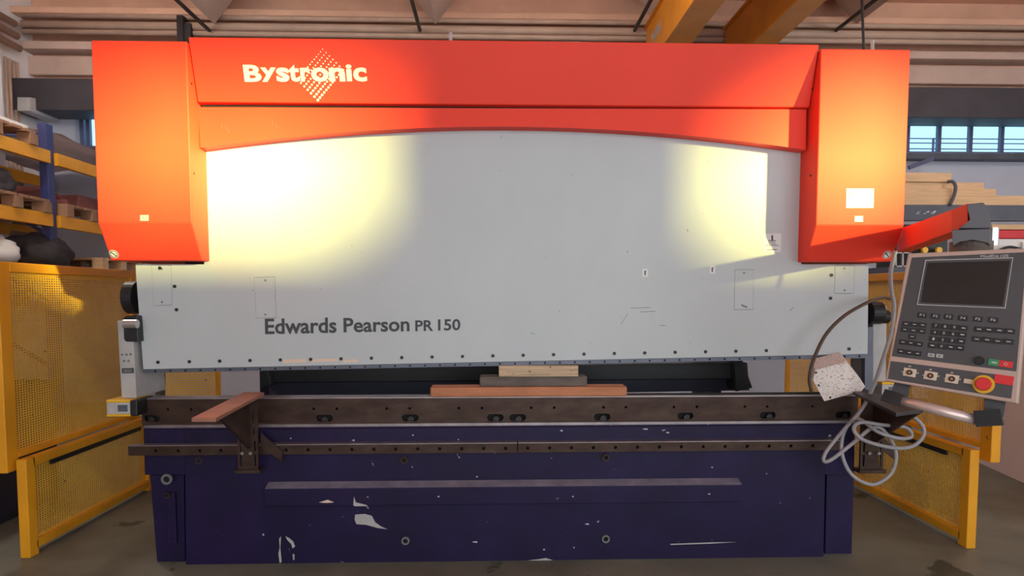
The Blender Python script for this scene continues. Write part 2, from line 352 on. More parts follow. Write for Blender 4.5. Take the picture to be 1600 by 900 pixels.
# bench rail with its slots
tb0 = at(222, 664, .06); tb1 = at(1340, 655, .06); ztop = at(780, 620, .06).z-.005; zbot = at(780, 663, .06).z
loc = lambda px, py: (lambda p: (p.x-tb0.x, p.z-zbot))(at(px, py, .06))
def slot(px, py, hw=.042, hh=.0175):
    u, v = loc(px, py); r = hh; pts = []
    for sgn in (1, -1):
        for i in range(7):
            a = -math.pi/2+math.pi*i/6
            pts.append((u+sgn*(hw-r)+sgn*r*math.cos(a), v+sgn*r*math.sin(a)))
    return pts
def disc2(u, v, r, n=10): return [(u+r*math.cos(2*math.pi*i/n), v+r*math.sin(2*math.pi*i/n)) for i in range(n)]
SL = [(237, 654), (507, 653.5), (641, 653), (774, 652.5), (809, 652.5), (941, 651.5), (1071, 650), (1200, 649), (1318, 648)]
holes = [slot(*s) for s in SL]
for px in (262, 298, 490, 526, 604, 640, 717, 753, 830, 866, 943, 978, 1053, 1089, 1164, 1199, 1270):
    holes.append(disc2(*loc(px, 640-(px-262)*.005), .0075))
Wt, Ht = tb1.x-tb0.x, ztop-zbot
holed('bench_rail', rc(0, 0, Wt, Ht), holes, (tb0.x, .06, zbot), X, Z, -Y, .035, 'steel', pb)
for s in SL:
    p = at(s[0], s[1]+2, .085); o_ = obj('slot_bolt', cyl(BM(), (p.x+.004, .092, p.z), (0, -1, 0), .016, .016, 10), 'dsteel', pb)
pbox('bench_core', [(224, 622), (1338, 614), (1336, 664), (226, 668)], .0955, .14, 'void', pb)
obj('bench_top', box(BM(), (tb0.x, .06, ztop), (tb1.x, .145, ztop+.006)), 'edge', pb)
# front guide rail with holes, two lengths
for (xa, xb) in ((200, 808), (809.5, 1312)):
    yy = lambda x: 697.5-(x-200)*.0078
    a = at(xa, yy(xa), -.045); b = at(xb, yy(xb), -.045); h = at(600, 697, -.045).z-at(600, 711.5, -.045).z
    hs = []
    pxs = [243, 278, 312, 345] + [447+34.3*i for i in range(25)]
    for px in pxs:
        if xa+8 < px < xb-8:
            hs.append(disc2(at(px, 705, -.045).x-a.x, -h*.52, .0088))
    U = (b-a).normalized()
    rr = holed('guide_rail', [(0, 0), ((b-a).length, 0), ((b-a).length, -h), (0, -h)], hs, a, U, Z, -Y, .02, 'steel', pb)
    q = [a+Vector((0, .0, .0)), b, b+Vector((0, .048, 0)), a+Vector((0, .048, 0))]
    obj('rail_cap', prism(BM(), q, (0, 0, .004)), 'edge', rr)
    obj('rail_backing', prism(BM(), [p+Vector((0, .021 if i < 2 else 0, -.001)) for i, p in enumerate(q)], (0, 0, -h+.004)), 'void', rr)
# bolts and marks on the bed
for px, py, r, Yp in ((634, 844, .020, 0), (946, 841, .020, 0), (312, 719, .018, .012), (262, 748, .026, .012), (263, 773, .014, .02), (632, 718, .018, 0), (946, 714, .018, 0)):
    p = at(px, py, Yp)
    rg = obj('bolt', cyl(BM(), p, (0, -1, 0), r, .014, 18, hole=r*.62), 'mgrey' if r > .019 else 'steel', pb)
    obj('socket', cyl(BM(), p, (0, -1, 0), r*.62, .004, 12), 'void', rg)
def decal(name, pts, m, parent, Yp=0., th=.0012):
    return pbox(name, pts, Yp-th, Yp, m, parent)
decal('paint_scar', [(555, 804), (570, 803), (581, 806), (586, 816), (596, 823), (605, 827), (590, 825), (572, 820), (557, 819), (554, 812)], 'grey', pb)
decal('paint_scar', [(435, 865), (437, 855), (436, 842), (439, 838), (438, 856), (440, 878), (437, 880)], 'grey', pb)
decal('paint_scar', [(446, 838), (452, 841), (458, 846), (461, 854), (457, 857), (455, 850), (449, 844)], 'grey', pb)
decal('paint_scar', [(457, 866), (460, 866), (460, 875), (458, 875)], 'grey', pb)
decal('paint_scar', [(1047, 850), (1110, 847.5), (1150, 847), (1110, 849.5), (1048, 851.5)], 'grey', pb)
decal('paint_scar', [(817, 881), (822, 876), (840, 874), (853, 872), (866, 876), (884, 882), (850, 884)], 'grey', pb)
decal('paint_scar', [(552, 789), (553, 776), (556, 785), (572, 789), (575, 791), (554, 791)], 'grey', pb, -.05)
decal('paint_scar', [(498, 785), (512, 781), (522, 785), (510, 786)], 'beige', pb, -.05)
decal('paint_scar', [(330, 682), (341, 682), (341, 684), (330, 684)], 'white', pb, .012)
for px, py, w in ((454, 685, 3), (552, 688, 5), (645, 680, 3), (716, 687, 2), (877, 673, 5), (1008, 670.5, 9), (1043, 676, 6), (745, 745, 3), (895, 776, 3), (1108, 772, 4), (917, 819, 7), (742, 847, 9), (685, 776, 4), (644, 762.5, 5)):
    Yp = -.05 if 764 < py < 790 else 0.0
    decal('paint_chip', [(px-w/2, py), (px, py-1.2), (px+w/2, py-.6), (px+w/3, py+1.3)], 'ink', pb, Yp)
# ram (stands slightly askew)
rt = lambda px, py: at(px, py, .05)
hx = []
RO = rt(212, 412)
def rl_(px, py): p = rt(px, py); return (p.x-RO.x, p.z-RO.z)
plates = [[(237, 415), (267, 415), (268.5, 476.5), (239.5, 477)], [(397.5, 433.5), (429, 433), (431.5, 496), (400.5, 496.5)],
          [(1148.5, 421.5), (1178, 421.5), (1176.5, 483.5), (1147.5, 483.5)], [(1305, 414.5), (1335, 414.5), (1334, 458.5), (1304, 458)]]
def grow(q, e):
    cx = sum(p[0] for p in q)/4; cy = sum(p[1] for p in q)/4
    return [(p[0]+math.copysign(e, p[0]-cx), p[1]+math.copysign(e, p[1]-cy)) for p in q]
outer = [rl_(212, 413), rl_(319, 413), rl_(319, 185), rl_(1252, 185), rl_(1252, 413), rl_(1357, 413), rl_(1355.5, 553), rl_(224, 577), rl_(212.5, 427)]
ram = holed('ram_plate', outer, [[rl_(*p) for p in grow(q, .55)] for q in plates], RO, X, Z, -Y, .06, 'ram', pb)
obj('ram_core', prism(BM(), [at(x, y, .11) for x, y in ((222, 415), (1350, 415), (1350, 548), (230, 570))], (0, .03, 0)), 'void', pb)
scr = obj('screw', cyl(BM(), rt(247, 566), (0, -1, 0), .0085, .003, 12), 'dsteel', ram)
sp = [(294+47.6*i, 0) for i in range(20)]+[(1328, 0)]
for px, _ in sp: rep(scr, 'screw', Vector((rt(px, 500).x, .05-.0015, rt(px, 566-(px-247)*.0192).z)), ram)
for px, py in ((250, 419), (273, 447.5), (276, 484), (1299, 430), (1297.5, 466)):
    rep(scr, 'screw', Vector((rt(px, py).x, .0485, rt(px, py).z)), ram)
for q in plates:
    pl = pbox('access_plate', q, .0495, .056, 'ram', ram)
    cxp = sum(p[0] for p in q)/4; t_, b_ = min(p[1] for p in q), max(p[1] for p in q)
    for py in (t_+5, b_-5): obj('screw_head', cyl(BM(), at(cxp, py, .0495), (0, -1, 0), .005, .002, 10), 'mgrey', pl)
pbox('clamp_strip', [(226, 577.5), (1354, 553.5), (1354, 559.5), (227, 583)], .062, .10, 'bluegrey', pb)
bm = BM()
for i in range(48):
    px = 243+23.4*i; cyl(bm, at(px, 580-(px-243)*.0213, .062), (0, -1, 0), .005, .003, 8)
stuff(obj('clamp_screws', bm, 'void', pb))
decal('tape_strip', [(441, 561.5), (479, 560.8), (479, 566), (443, 567.5)], 'beige', pb, .05, .0008)
decal('tape_strip', [(485, 561), (528, 560.2), (528, 564.5), (485, 566)], 'beige', pb, .05, .0008)
decal('tape_strip', [(536, 562.5), (559, 561), (559, 566), (536, 566.5)], 'beige', pb, .05, .0008)
for (xa, ya, xb, yb) in ((970, 506, 981, 489), (985, 481, 1016, 480), (1000, 487, 1024, 486), (1015, 490, 1022, 505), (1030, 508, 1040, 508), (828, 519, 836, 522), (1234, 485, 1240, 480)):
    decal('scratch', [(xa, ya), (xb, yb), (xb+.3, yb+.9), (xa+.3, ya+.9)], 'mgrey', pb, .05, .0006)
decal('scratch', [(1158, 475.5), (1168, 479.5), (1167, 481), (1158, 477)], 'dink', pb, .0495, .0006)
# red hood: side covers, fascia and arched strip
lx0, lx1 = at(142, 64, -.12).x, at(295.5, 200, -.12).x
rx0, rx1 = at(1279, 200, -.12).x, at(1420, 150, -.12).x
ct = at(220, 63.5, -.12).z; cb = at(225, 348, -.12).z; c0 = at(240, 407, -.03).z
def cover(x0, x1):
    return obj('cylinder_cover', prism(BM(), [(x0, -.12, ct), (x0, -.12, cb), (x0, -.03, c0), (x0, .62, c0), (x0, .62, ct)], (x1-x0, 0, 0), .005), 'red', pb)
covL, covR = cover(lx0, lx1), cover(rx0, rx1)
ft = at(780, 63.5, -.112).z; fb = at(780, 163.5, -.035).z
fas = obj('fascia', prism(BM(), [(lx1+.004, -.112, ft), (lx1+.004, -.035, fb), (lx1+.004, .0, fb-.004), (lx1+.004, .5, fb-.004), (lx1+.004, .5, ft)], (rx0-lx1-.008, 0, 0), .004), 'red', pb)
arch = [(309.5, 167.5), (1260, 171)]
n = 28
for i in range(n+1):
    x = 1259-(1259-313)*i/n; u = (x-313)/(1259-313)
    y = 231+3*u-4*34.5*u*(1-u)
    arch.append((x, y))
pbox('arch_strip', arch, -.022, .049, 'red', pb, 0)
obj('strip_gap', box(BM(), (lx1+.01, -.005, fb-.02), (rx0-.01, .049, fb-.001)), 'void', pb)
for px, py, X_ in ((299, 130.5, lx1), (303.5, 271, lx1), (1270, 139, rx0), (1267, 274, rx0)):
    p = side(px, py, X_); obj('cover_screw', cyl(BM(), p, (1 if X_ < 0 else -1, 0, 0), .006, .003, 10), 'dsteel', covL if X_ < 0 else covR)
for px, py, pr, Yp, par in ((704, 50, 61, .02, fas), (1363.5, 62, 73, .1, covR)):
    a, b = at(px, py, Yp), at(px, py+14, Yp); obj('vent_pin', cyl(BM(), (a.x, Yp, ct-.002), Z, .008, a.z-ct, 10), 'grey', par)
# maker's lettering on the sloping fascia
fa, fbp = Vector((0, -.112, ft)), Vector((0, -.035, fb)); FN = (fbp-fa).cross(X).normalized(); FN = FN if FN.y < 0 else -FN
def onf(px, py): r = ray(px, py); return CAM+r*((fa-CAM).dot(FN)/r.dot(FN))
FV = (fa-fbp).normalized()
p0, p1 = onf(384, 128.5), onf(573.5, 127.5); hgt = (onf(390, 101)-onf(390, 128)).length
# 'y' descends below the base line, so the whole box is taller than the capitals
zc = 230/1600
for ch, xa, xb, ya, yb in (('B', 88, 276, 288, 473), ('y', 272, 440, 318, 473), ('s', 438, 578, 318, 473), ('t', 572, 690, 288, 471), ('r', 700, 808, 318, 469), ('o', 815, 1005, 316, 473), ('n', 1010, 1182, 318, 469), ('i', 1195, 1258, 283, 467), ('c', 1270, 1418, 316, 470)):
    a = onf(370+xa*zc, 60+yb*zc); b = onf(370+xb*zc, 60+yb*zc); c = onf(370+xa*zc, 60+ya*zc)
    text('letter', ch, a+FN*.001, b-a, FV, (b-a).length, (c-a).length, 'white', fas, .035)
bm = BM()
for i in range(7):
    for j in range(13):
        t = j/12; x = 933+37*i-273*t; y = 118+37*i+330*t
        px, py = 370+x*zc, 60+y*zc
        rr = (.0024+.0038*(.5*t+.5*i/6))
        cyl(bm, onf(px, py), FN, rr, .0016, 8)
stuff(obj('dot_emblem', bm, 'white', fas))
for wd, xa, xb, ya, yb, top in (('Edwards', 414.5, 526, 522.5, 520.3, 24.5), ('Pearson', 537, 640, 519.8, 517.8, 23), ('PR', 649, 677, 517.6, 517, 17), ('150', 684.5, 719.5, 516.8, 516.2, 18)):
    p0, p1 = rt(xa, ya), rt(xb, yb); text('lettering', wd, p0-Y*.0005, p1-p0, Z, (p1-p0).length, (rt(xa, ya-top)-p0).length, 'dink', ram, .022)
# stickers
def sticker(px, Yp, m, parent, lines=(), ink='dink', name='sticker'):
    s_ = pbox(name, px, Yp-.0012, Yp, m, parent)
    for (xa, ya, xb, yb) in lines: pbox('print', rc(xa, ya, xb, yb), Yp-.0018, Yp-.0012, ink, s_)
    return s_
s_ = sticker(rc(219, 336, 232, 345), -.12, 'beige', covL)
p = at(222, 343.3, -.1213); text('print', 'Y1', p, X, Z, at(229, 343, -.1213).x-p.x, at(222, 338, -.1213).z-p.z, 'dink', s_, 0, .0004)
sticker([(1322.5, 294.5), (1365.5, 294.5), (1365, 325), (1322, 325)], -.12, 'white', covR, [(1338, 298, 1358, 298.8)]+[(1338, 302+3.2*i, 1356+3*(i % 2), 302.6+3.2*i) for i in range(6)]+[(1327, 300, 1333, 309)], 'grey')
sticker(rc(1335.5, 337.5, 1348.5, 346.5), -.12, 'white', covR)
sticker([(1193, 365), (1221, 365), (1220, 394), (1192.5, 394)], .05, 'white', ram, [(1205.3, 367.5, 1208, 376.5), (1200, 375.5, 1212.5, 376.7), (1200, 378.3, 1211, 379.2), (1200, 381, 1213, 381.8), (1195, 383.2, 1217, 384), (1198, 389.5, 1214, 390.6)])
for px, py in ((1008, 426), (1113, 421)):
    sticker(rc(px-4.5, py-6, px+4.5, py+6.5), .05, 'white', ram, [(px-1, py-3, px+1, py+4), (px-.5, py-3, px+2.2, py-2)])
BNv = (Vector((0, -.03, c0))-Vector((0, -.12, cb))).cross(X).normalized(); BNv = BNv if BNv.y < 0 else -BNv
def onb(px, py): r = ray(px, py); return CAM+r*((Vector((0, -.12, cb))-CAM).dot(BNv)/r.dot(BNv))
for px, py, cv in ((178, 397, covL), (1386, 398, covR)):
    c = onb(px, py); s_ = obj('warning_sticker', cyl(BM(), c, BNv, .021, .001, 20), 'white', cv)
    obj('print', cyl(BM(), c+BNv*.001, BNv, .0185, .0005, 20, hole=.0145), 'mgrey', s_)
    bm = BM(); u = (X+BNv.cross(X)*(1 if BNv.cross(X).z < 0 else -1)).normalized(); bar(bm, c+BNv*.0013-u*.016, c+BNv*.0013+u*.016, .005, .0006, BNv); obj('print', bm, 'dink', s_)
for px, py in ((345, 198), (352, 200), (356, 205), (425, 192), (431, 197)):
    decal('scuff', [(px, py-5), (px+1, py-5), (px+2, py+3), (px+.6, py+3)], 'maroon', pb, -.022, .0006)
# frames, back gauge and end gear
for sx in (-1, 1):
    x = sx*1.52
    obj('c_frame', prism(BM(), [(x-.03, .08, .02), (x-.03, .08, .60), (x-.03, 1.15, .60), (x-.03, 1.15, 1.08), (x-.03, .16, 1.08), (x-.03, .16, 2.3), (x-.03, 1.6, 2.3), (x-.03, 1.6, .02)], (.06, 0, 0)), 'purple', pb)
bgm = pbox('back_gauge', [(420, 577), (1168, 567), (1170, 592), (414, 598)], .72, .85, 'black', pb, .004)
pbox('gauge_rail', [(405, 594), (1160, 588), (1172, 610), (440, 622)], .80, .9, 'bluebin', pb, .004)
pbox('gauge_slide', [(405, 580), (418, 577), (424, 600), (408, 606)], .65, .85, 'black', pb, .004)
pbox('gauge_slide', [(1148, 562), (1160, 562), (1176, 606), (1150, 612)], .65, .85, 'black', pb, .004)
sg = pbox('side_plate', [(183, 501), (206, 501), (213, 622), (190, 622)], .02, .30, 'grey', pb, .003)
sticker([(190, 575.5), (209, 575), (209, 583), (190.5, 583.5)], .02, 'dink', sg, [(193, 578, 206, 578.6), (193, 580.4, 206, 581)], 'grey')
for px, py in ((191, 554), (198, 554), (204, 553.5), (194, 564), (201, 564)): obj('hole', cyl(BM(), at(px, py, .02), (0, -1, 0), .006, .002, 10), 'mgrey', sg)
pbox('bracket', [(192, 497), (196, 493.5), (214, 493), (217, 534), (196, 534), (193, 530)], .005, .06, 'black', pb, .006)
p = at(197, 506, -.0); obj('shaft_end', cyl(BM(), (p.x, -.015, p.z), (1, 0, 0), .021, .062, 20), 'silver', pb)
p = at(211, 465, .10); obj('pulley', cyl(BM(), (p.x-.05, .14, p.z), (1, 0, 0), .082, .05, 28), 'black', pb)
p = at(1358, 492, .10); cb_ = obj('pulley', cyl(cyl(BM(), (p.x, .11, p.z+.01), (1, 0, 0), .058, .06, 24), (p.x+.05, .11, p.z-.01), (1, 0, 0), .035, .05, 20), 'black', pb)
pbox('guide_bar', [(1352, 512), (1364, 510), (1364, 608), (1351, 612)], .075, .11, 'bluegrey', pb, .003)
sg2 = pbox('side_plate', [(1364, 478), (1386, 478), (1384, 602), (1364, 602)], .14, .35, 'grey', pb, .003)
for px, m in ((238, 'dsteel'), (246, 'gwood')):
    pbox('guide_post', [(px-4, 580), (px+5, 580), (px+5, 625), (px-4, 625)], .35, .40, 'grey' if px < 240 else 'gwood', pb)
# ================================================================ light guards beside the bench
def guard(pxf, Yf, dep, label):
    t = thing('light_guard', label, 'sensor', tuple(at(pxf[0][0], pxf[2][1], Yf)), 'yellow guard sensors')
    x0 = at(pxf[0][0], 640, Yf).x; x1 = at(pxf[1][0], 640, Yf).x; z1 = at(pxf[0][0], pxf[0][1], Yf).z; z0 = at(pxf[0][0], pxf[2][1], Yf).z
    h = z1-z0
    obj('housing', box(BM(), (x0, Yf, z0+h*.14), (x1, Yf+dep, z1-h*.16), .002), 'grey', t)
    obj('band', box(BM(), (x0-.002, Yf-.002, z1-h*.16), (x1+.002, Yf+dep, z1), .003), 'yplas', t)
    obj('band', box(BM(), (x0-.002, Yf-.002, z0), (x1+.002, Yf+dep, z0+h*.14), .003), 'yplas', t)
    obj('end_cap', box(BM(), (x1, Yf-.001, z0+h*.02), (x1+.035, Yf+dep, z1-h*.04), .006), 'black', t)
    obj('label', box(BM(), (x0+(x1-x0)*.48, Yf-.0012, z0+h*.3), (x0+(x1-x0)*.9, Yf, z1-h*.3)), 'bluegrey', t)
guard([(167, 625), (203, 625), (203, 651)], -.03, .16, 'yellow and grey sensor box by the bench end, near the pale side plate')
guard([(1377, 597), (1398, 597), (1398, 622)], .10, .14, 'yellow and grey sensor box half hidden behind the control panel bracket')
# ================================================================ timber on the bench
zt_ = ztop+.006
def blk(name, x0, x1, y0, y1, z0, z1, m, label, bev=.004):
    return tag(obj(name, box(BM(), (x0, y0, z0), (x1, y1, z1), bev), m), label, 'timber')
zA = at(800, 602.5, .03).z
za, zb_, zc_ = zt_, zt_+.050, zt_+.102
b1 = blk('timber_block', at(672, 610, .045).x, at(980, 610, .045).x, .045, .150, za, zb_, 'rwood', 'long reddish timber beam lying on the bench under two shorter blocks', .008)
b2 = blk('timber_block', at(749.5, 595, .055).x, at(917.5, 595, .055).x, .055, .145, zb_, zc_, 'gwood', 'dark weathered timber block in the middle of the stack on the bench', .006)
zr = at(842, 570.6, .062).z
b3 = tag(obj('plywood_block', box(BM(), (at(779.5, 580, .045).x, .045, zc_), (at(903.5, 580, .045).x, .14, zr), .002), 'ply'), 'pale plywood block on top of the stack wedged under the ram', 'timber')
# ================================================================ sheet supports
def support(pf, name, label, copper):
    t = thing(name, label, 'support arm', (0, 0, .6), 'sheet support arms'); zz = .862
    pts = [flat(x, y, zz) for x, y in pf]
    t.location = (pts[0].x, 0, .5)
    obj('rest_plate', prism(BM(), pts, (0, 0, -.016), .002), copper, t)
    xm = (pts[2].x+pts[3].x)/2
    return t, xm
tL, xm = support([(299, 653), (337, 653), (413, 613), (381, 612.5)], 'sheet_support', 'sheet support arm with copper-brown rest plate on the front rail', 'redrefl')
def bracket(t, px0, px1, ytop, ybot, gx, sgn):
    x0, x1 = at(px0, 700, -.10).x, at(px1, 700, -.10).x; z0 = at(px0, ybot, -.10).z; z1 = .846; zr0 = at(px0, 690, -.10).z
    w = x1-x0; h = zr0-z0
    zz1 = z1-.004
    o_ = holed('bracket_plate', rc(0, 0, w, zz1-z0), [rc(w*.10, .02, w*.20, .075), rc(w*.80, .02, w*.90, .075), rc(w*.10, .09, w*.20, .14), rc(w*.80, .09, w*.90, .14), rc(w*.76, .17, w*.84, .27)], (x0, -.10, z0), X, Z, -Y, .012, 'steel', t)
    obj('bracket_web', box(BM(), (x0+w*.25, -.088, z0+.01), (x0+w*.75, -.046, zr0-.005), .002), 'steel', t)
    xg = gx
    obj('gusset', prism(BM(), [(xg-.006, .04, .846), (xg-.006, -.46, .846), (xg-.006, -.44, .82), (xg-.006, -.10, .60), (xg-.006, -.088, .60), (xg-.006, -.088, .846)][:4]+[(xg-.006, -.088, .60), (xg-.006, -.088, .80), (xg-.006, .03, .842)][:2], (.012, 0, 0)), 'steel', t)
    obj('clamp_bar', box(BM(), (x0-.01, -.115, z0-.012), (x1+.01, -.05, z0+.004), .002), 'steel', t)
    for u in (.3, .7): obj('bolt', cyl(BM(), (x0+w*u, -.112, z0+h*.62), (0, -1, 0), .008, .008, 8), 'edge', t)
    q = [(x1 if sgn > 0 else x0, -.05, z0+.10), (x1 if sgn > 0 else x0, -.05, zr0+.03), ((x1+.10) if sgn > 0 else x0-.10, -.05, z0+.08), ((x1+.10) if sgn > 0 else x0-.10, -.05, z0+.03)]
    obj('side_wing', prism(BM(), [q[0], q[1], q[2], q[3]], (0, -.012, 0)), 'steel', t)
bracket(tL, 371, 403, 660, 735, at(388, 660, -.1).x, 1)
tR, _ = support([(1328, 609), (1352, 608), (1440, 640), (1400, 645)], 'sheet_support', 'dark sheet support arm beside the control panel handle and grey cable', 'dsteel')
bracket(tR, 1345, 1381, 640, 735, at(1365, 660, -.1).x, 1)
# ================================================================ dirty white hood, hose and cable
wh = thing('machine_hood', 'dirty white metal hood leaning on the bench end', 'hood', tuple(at(1300, 627, 0)))
wpx = [(1270, 593), (1274, 578), (1322, 566), (1352, 604), (1346, 611), (1288, 627)]
f0 = [at(x, y, -.11) for x, y in wpx]
bm = BM(); a_ = [bm.verts.new(p) for p in f0]; b_ = [bm.verts.new(p+Vector((.05, .15, .035))) for p in f0]
bm.faces.new(a_); bm.faces.new(b_[::-1])
for i in range(6): bm.faces.new((a_[i], b_[i], b_[(i+1) % 6], a_[(i+1) % 6]))
obj('shell', bm, 'dirty', wh)
for px, py in ((1275, 582), (1297, 621), (1279, 602)): obj('screw', cyl(BM(), at(px, py, -.11), (0, -1, 0), .005, .003, 8), 'dsteel', wh)
hs = [(1268, 612, -.14), (1265, 590, -.13), (1272, 560, -.11), (1291, 522, -.10), (1320, 493, -.09), (1355, 473, -.06), (1378, 465, .0), (1392, 467, .10)]
tag(obj('hydraulic_hose', tube(BM(), spline([at(*h) for h in hs], 8), .0085, 10), 'hose', smooth=True), 'brown hose arching across the right end of the ram', 'hose')
cp = [(1399, 392, -.30), (1392, 425, -.30), (1393, 455, -.28), (1397, 480, -.26), (1392, 520, -.25), (1380, 560, -.24), (1364, 605, -.2), (1346, 640, -.17), (1318, 672, -.17), (1292, 704, -.18), (1287, 720, -.19), (1299, 718, -.20), (1333, 692, -.20), (1360, 670, -.21),
      (1376, 669, -.22), (1392, 688, -.22), (1400, 713, -.22), (1391, 741, -.22), (1363, 757, -.21), (1332, 743, -.20), (1316, 712, -.19), (1317, 680, -.17), (1330, 658, -.16), (1345, 656, -.18), (1372, 675, -.25), (1405, 685, -.27), (1424, 682, -.25), (1415, 668, -.23), (1380, 664, -.235), (1345, 660, -.24), (1334, 671, -.26), (1350, 688, -.28), (1397, 700, -.32), (1428, 696, -.34), (1444, 676, -.34), (1432, 655, -.33), (1403, 643, -.30)]
tag(obj('coiled_cable', tube(BM(), spline([at(*c) for c in cp], 8), .0088, 8), 'cable', smooth=True), 'light grey cable hanging in tangled loops over the right support arm', 'cable')
# ================================================================ control panel
ca, cbb = -.75, -.15
PN = Vector((math.sin(ca)*math.cos(cbb), -math.cos(ca)*math.cos(cbb), -math.sin(cbb))); PO = at(1490, 505, -1.1)
def onp(px, py, off=0.): r = ray(px, py); return CAM+r*((PO+PN*off-CAM).dot(PN)/r.dot(PN))
cpn = thing('control_panel', 'tilted control panel with dark screen and keypad on a red swing arm', 'control panel', tuple(onp(1490, 640)))
def pl(name, px, m, parent, off=0., th=.002, bev=0): return obj(name, prism(BM(), [onp(x, y)+PN*off for x, y in px], PN*th, bev), m, parent)
OQ = [(1418.5, 396), (1611, 387), (1589.5, 631), (1383, 595)]
body = pl('housing', OQ, 'bezel', cpn, -.085, .085, .004)
pl('upper_face', [(1425, 402.5), (1605, 394), (1588, 580.5), (1393.5, 556.5)], 'panel', cpn, 0, .0012)
pl('lower_face', [(1392, 564), (1584.5, 588.5), (1580, 623), (1387.5, 592)], 'panel', cpn, 0, .0012)
def ringq(name, q, e, m, parent, off, th):
    bm = BM(); inn = grow(q, -e)
    A = [onp(*p)+PN*off for p in q]; B = [onp(*p)+PN*off for p in inn]
    for i in range(4):
        j = (i+1) % 4; prism(bm, [A[i], A[j], B[j], B[i]], PN*th)
    return obj(name, bm, m, parent)
sq = [(1447, 407.5), (1582, 403.5), (1570, 481), (1434, 475.5)]
scn = pl('screen', [(1449.5, 411), (1578, 407.5), (1567, 478), (1439, 472.5)], 'screen', cpn, .0012, .001)
ringq('screen_frame', sq, 1.0, 'ink', cpn, .0012, .002)
KU = (onp(1500, 500)-onp(1480, 497.8)).normalized(); KV = PN.cross(KU)
def key(px, py, w, h, m='key', t=None, ink='ink', off=.0012, th=.003, name='key'):
    c = onp(px, py, off); s = 1/495.0
    w *= s*1.12; h *= s*1.02
    o = obj(name, prism(BM(), [c+KU*w/2+KV*h/2, c-KU*w/2+KV*h/2, c-KU*w/2-KV*h/2, c+KU*w/2-KV*h/2], PN*th, .0006), m, cpn)
    if t == '-':
        obj('print', prism(BM(), [c+PN*th+KU*w*.22+KV*h*.1, c+PN*th-KU*w*.22+KV*h*.1, c+PN*th-KU*w*.22-KV*h*.1, c+PN*th+KU*w*.22-KV*h*.1], PN*.0004), ink, o)
    elif t:
        ww, hh = w*(.5 if len(t) > 1 else .26), h*.5
        text('print', t, c+PN*(th+.0002)-KU*ww/2-KV*hh/2, KU, KV, ww, hh, ink, o, 0, .0002)
    return o
for i, (px, py) in enumerate(((1441, 492.5), (1462, 494), (1482.5, 495), (1505, 497), (1528, 498.5), (1552, 500))): key(px, py, 11, 8, t='F%d' % (i+1))
for px, py in ((1416, 506), (1429, 507), (1442, 508), (1414, 515), (1427.5, 516.5), (1440.5, 517.5), (1425.5, 526), (1411, 534.5), (1423.5, 536), (1436.5, 537.8), (1408, 549), (1421, 551), (1434, 552.5)):
    key(px, py, 9.5, 7.5, t='-', ink='grey')
dg = ['7', '8', '9', '-', '4', '5', '6', '-', '1', '2', '3', '-', '-', '0', '-', '-']
for i in range(16):
    r_, c_ = divmod(i, 4); key(1462.5+14.4*c_-1.85*r_, 509+1.25*c_+10.3*r_, 10, 8, t=dg[i])
for px, py in ((1455, 555), (1468, 556.3)): key(px, py, 8.5, 6, 'grey', t='-', ink='dink')
for px, py in ((1530, 514.5), (1545.5, 515.3), (1562, 516.5), (1578.5, 517.6)): key(px, py, 11, 7.5, t='-')
for px, py in ((1526.5, 530), (1542.5, 531), (1559, 533), (1576, 534)): key(px, py, 11, 8, t='-', ink='grey')
kn = obj('knob', cyl(BM(), onp(1530, 563.5, .0012), PN, .014, .012, 18, r2=.012), 'black', cpn)
key(1553.5, 566.5, 13.5, 9.5, 'gplas', t='-', name='start_button'); key(1571.5, 569, 15.5, 9.5, 'rplas', t='O', name='stop_button')
for px, py in ((1421.5, 582), (1454, 587), (1487.5, 592)):
    o_ = key(px, py, 16, 13, 'beige', name='selector_plate', th=.003)
    c = onp(px, py, .0042); obj('selector', cyl(BM(), c, PN, .0085, .006, 16, hole=.0055), 'dsteel', o_); obj('selector_core', cyl(BM(), c, PN, .004, .007, 10), 'rwood', o_)
    for dx, dy in ((0, -9.5), (12, .8), (-11, -1)): obj('print', prism(BM(), [onp(px+dx+a*2, py+dy+b*1.0, .0012) for a, b in ((-1, -1), (1, -1), (1, 1), (-1, 1))], PN*.0004), 'grey', o_)
key(1513.5, 596, 11, 7, 'beige', name='lamp_plate')
e_ = obj('emergency_ring', cyl(BM(), onp(1537, 600.5, .0012), PN, .0285, .006, 28), 'yplas', cpn)
obj('emergency_button', cyl(cyl(BM(), onp(1537, 600.5, .0072), PN, .012, .012, 20), onp(1536.5, 600, .017), PN, .021, .012, 24, r2=.018), 'rplas', e_)
key(1568.5, 593.5, 21, 13.5, 'rplas', name='red_plate')
# lettering above the screen
p0, p1 = onp(1532, 402.6, .0014), onp(1560, 401.6, .0014); text('lettering', 'ModEva', p0, p1-p0, KV, (p1-p0).length, .0085, 'ink', cpn, 0, .0003)
p0, p1 = onp(1563.5, 402, .0014), onp(1575.5, 401.5, .0014); text('lettering', '10S', p0, p1-p0, KV, (p1-p0).length, .0085, 'ink', cpn, 0, .0003)
p0, p1 = onp(1456, 405.8, .0014), onp(1476, 405.0, .0014); text('lettering', 'CYBELEC', p0, p1-p0, KV, (p1-p0).length, .005, 'mgrey', cpn, 0, .0003)
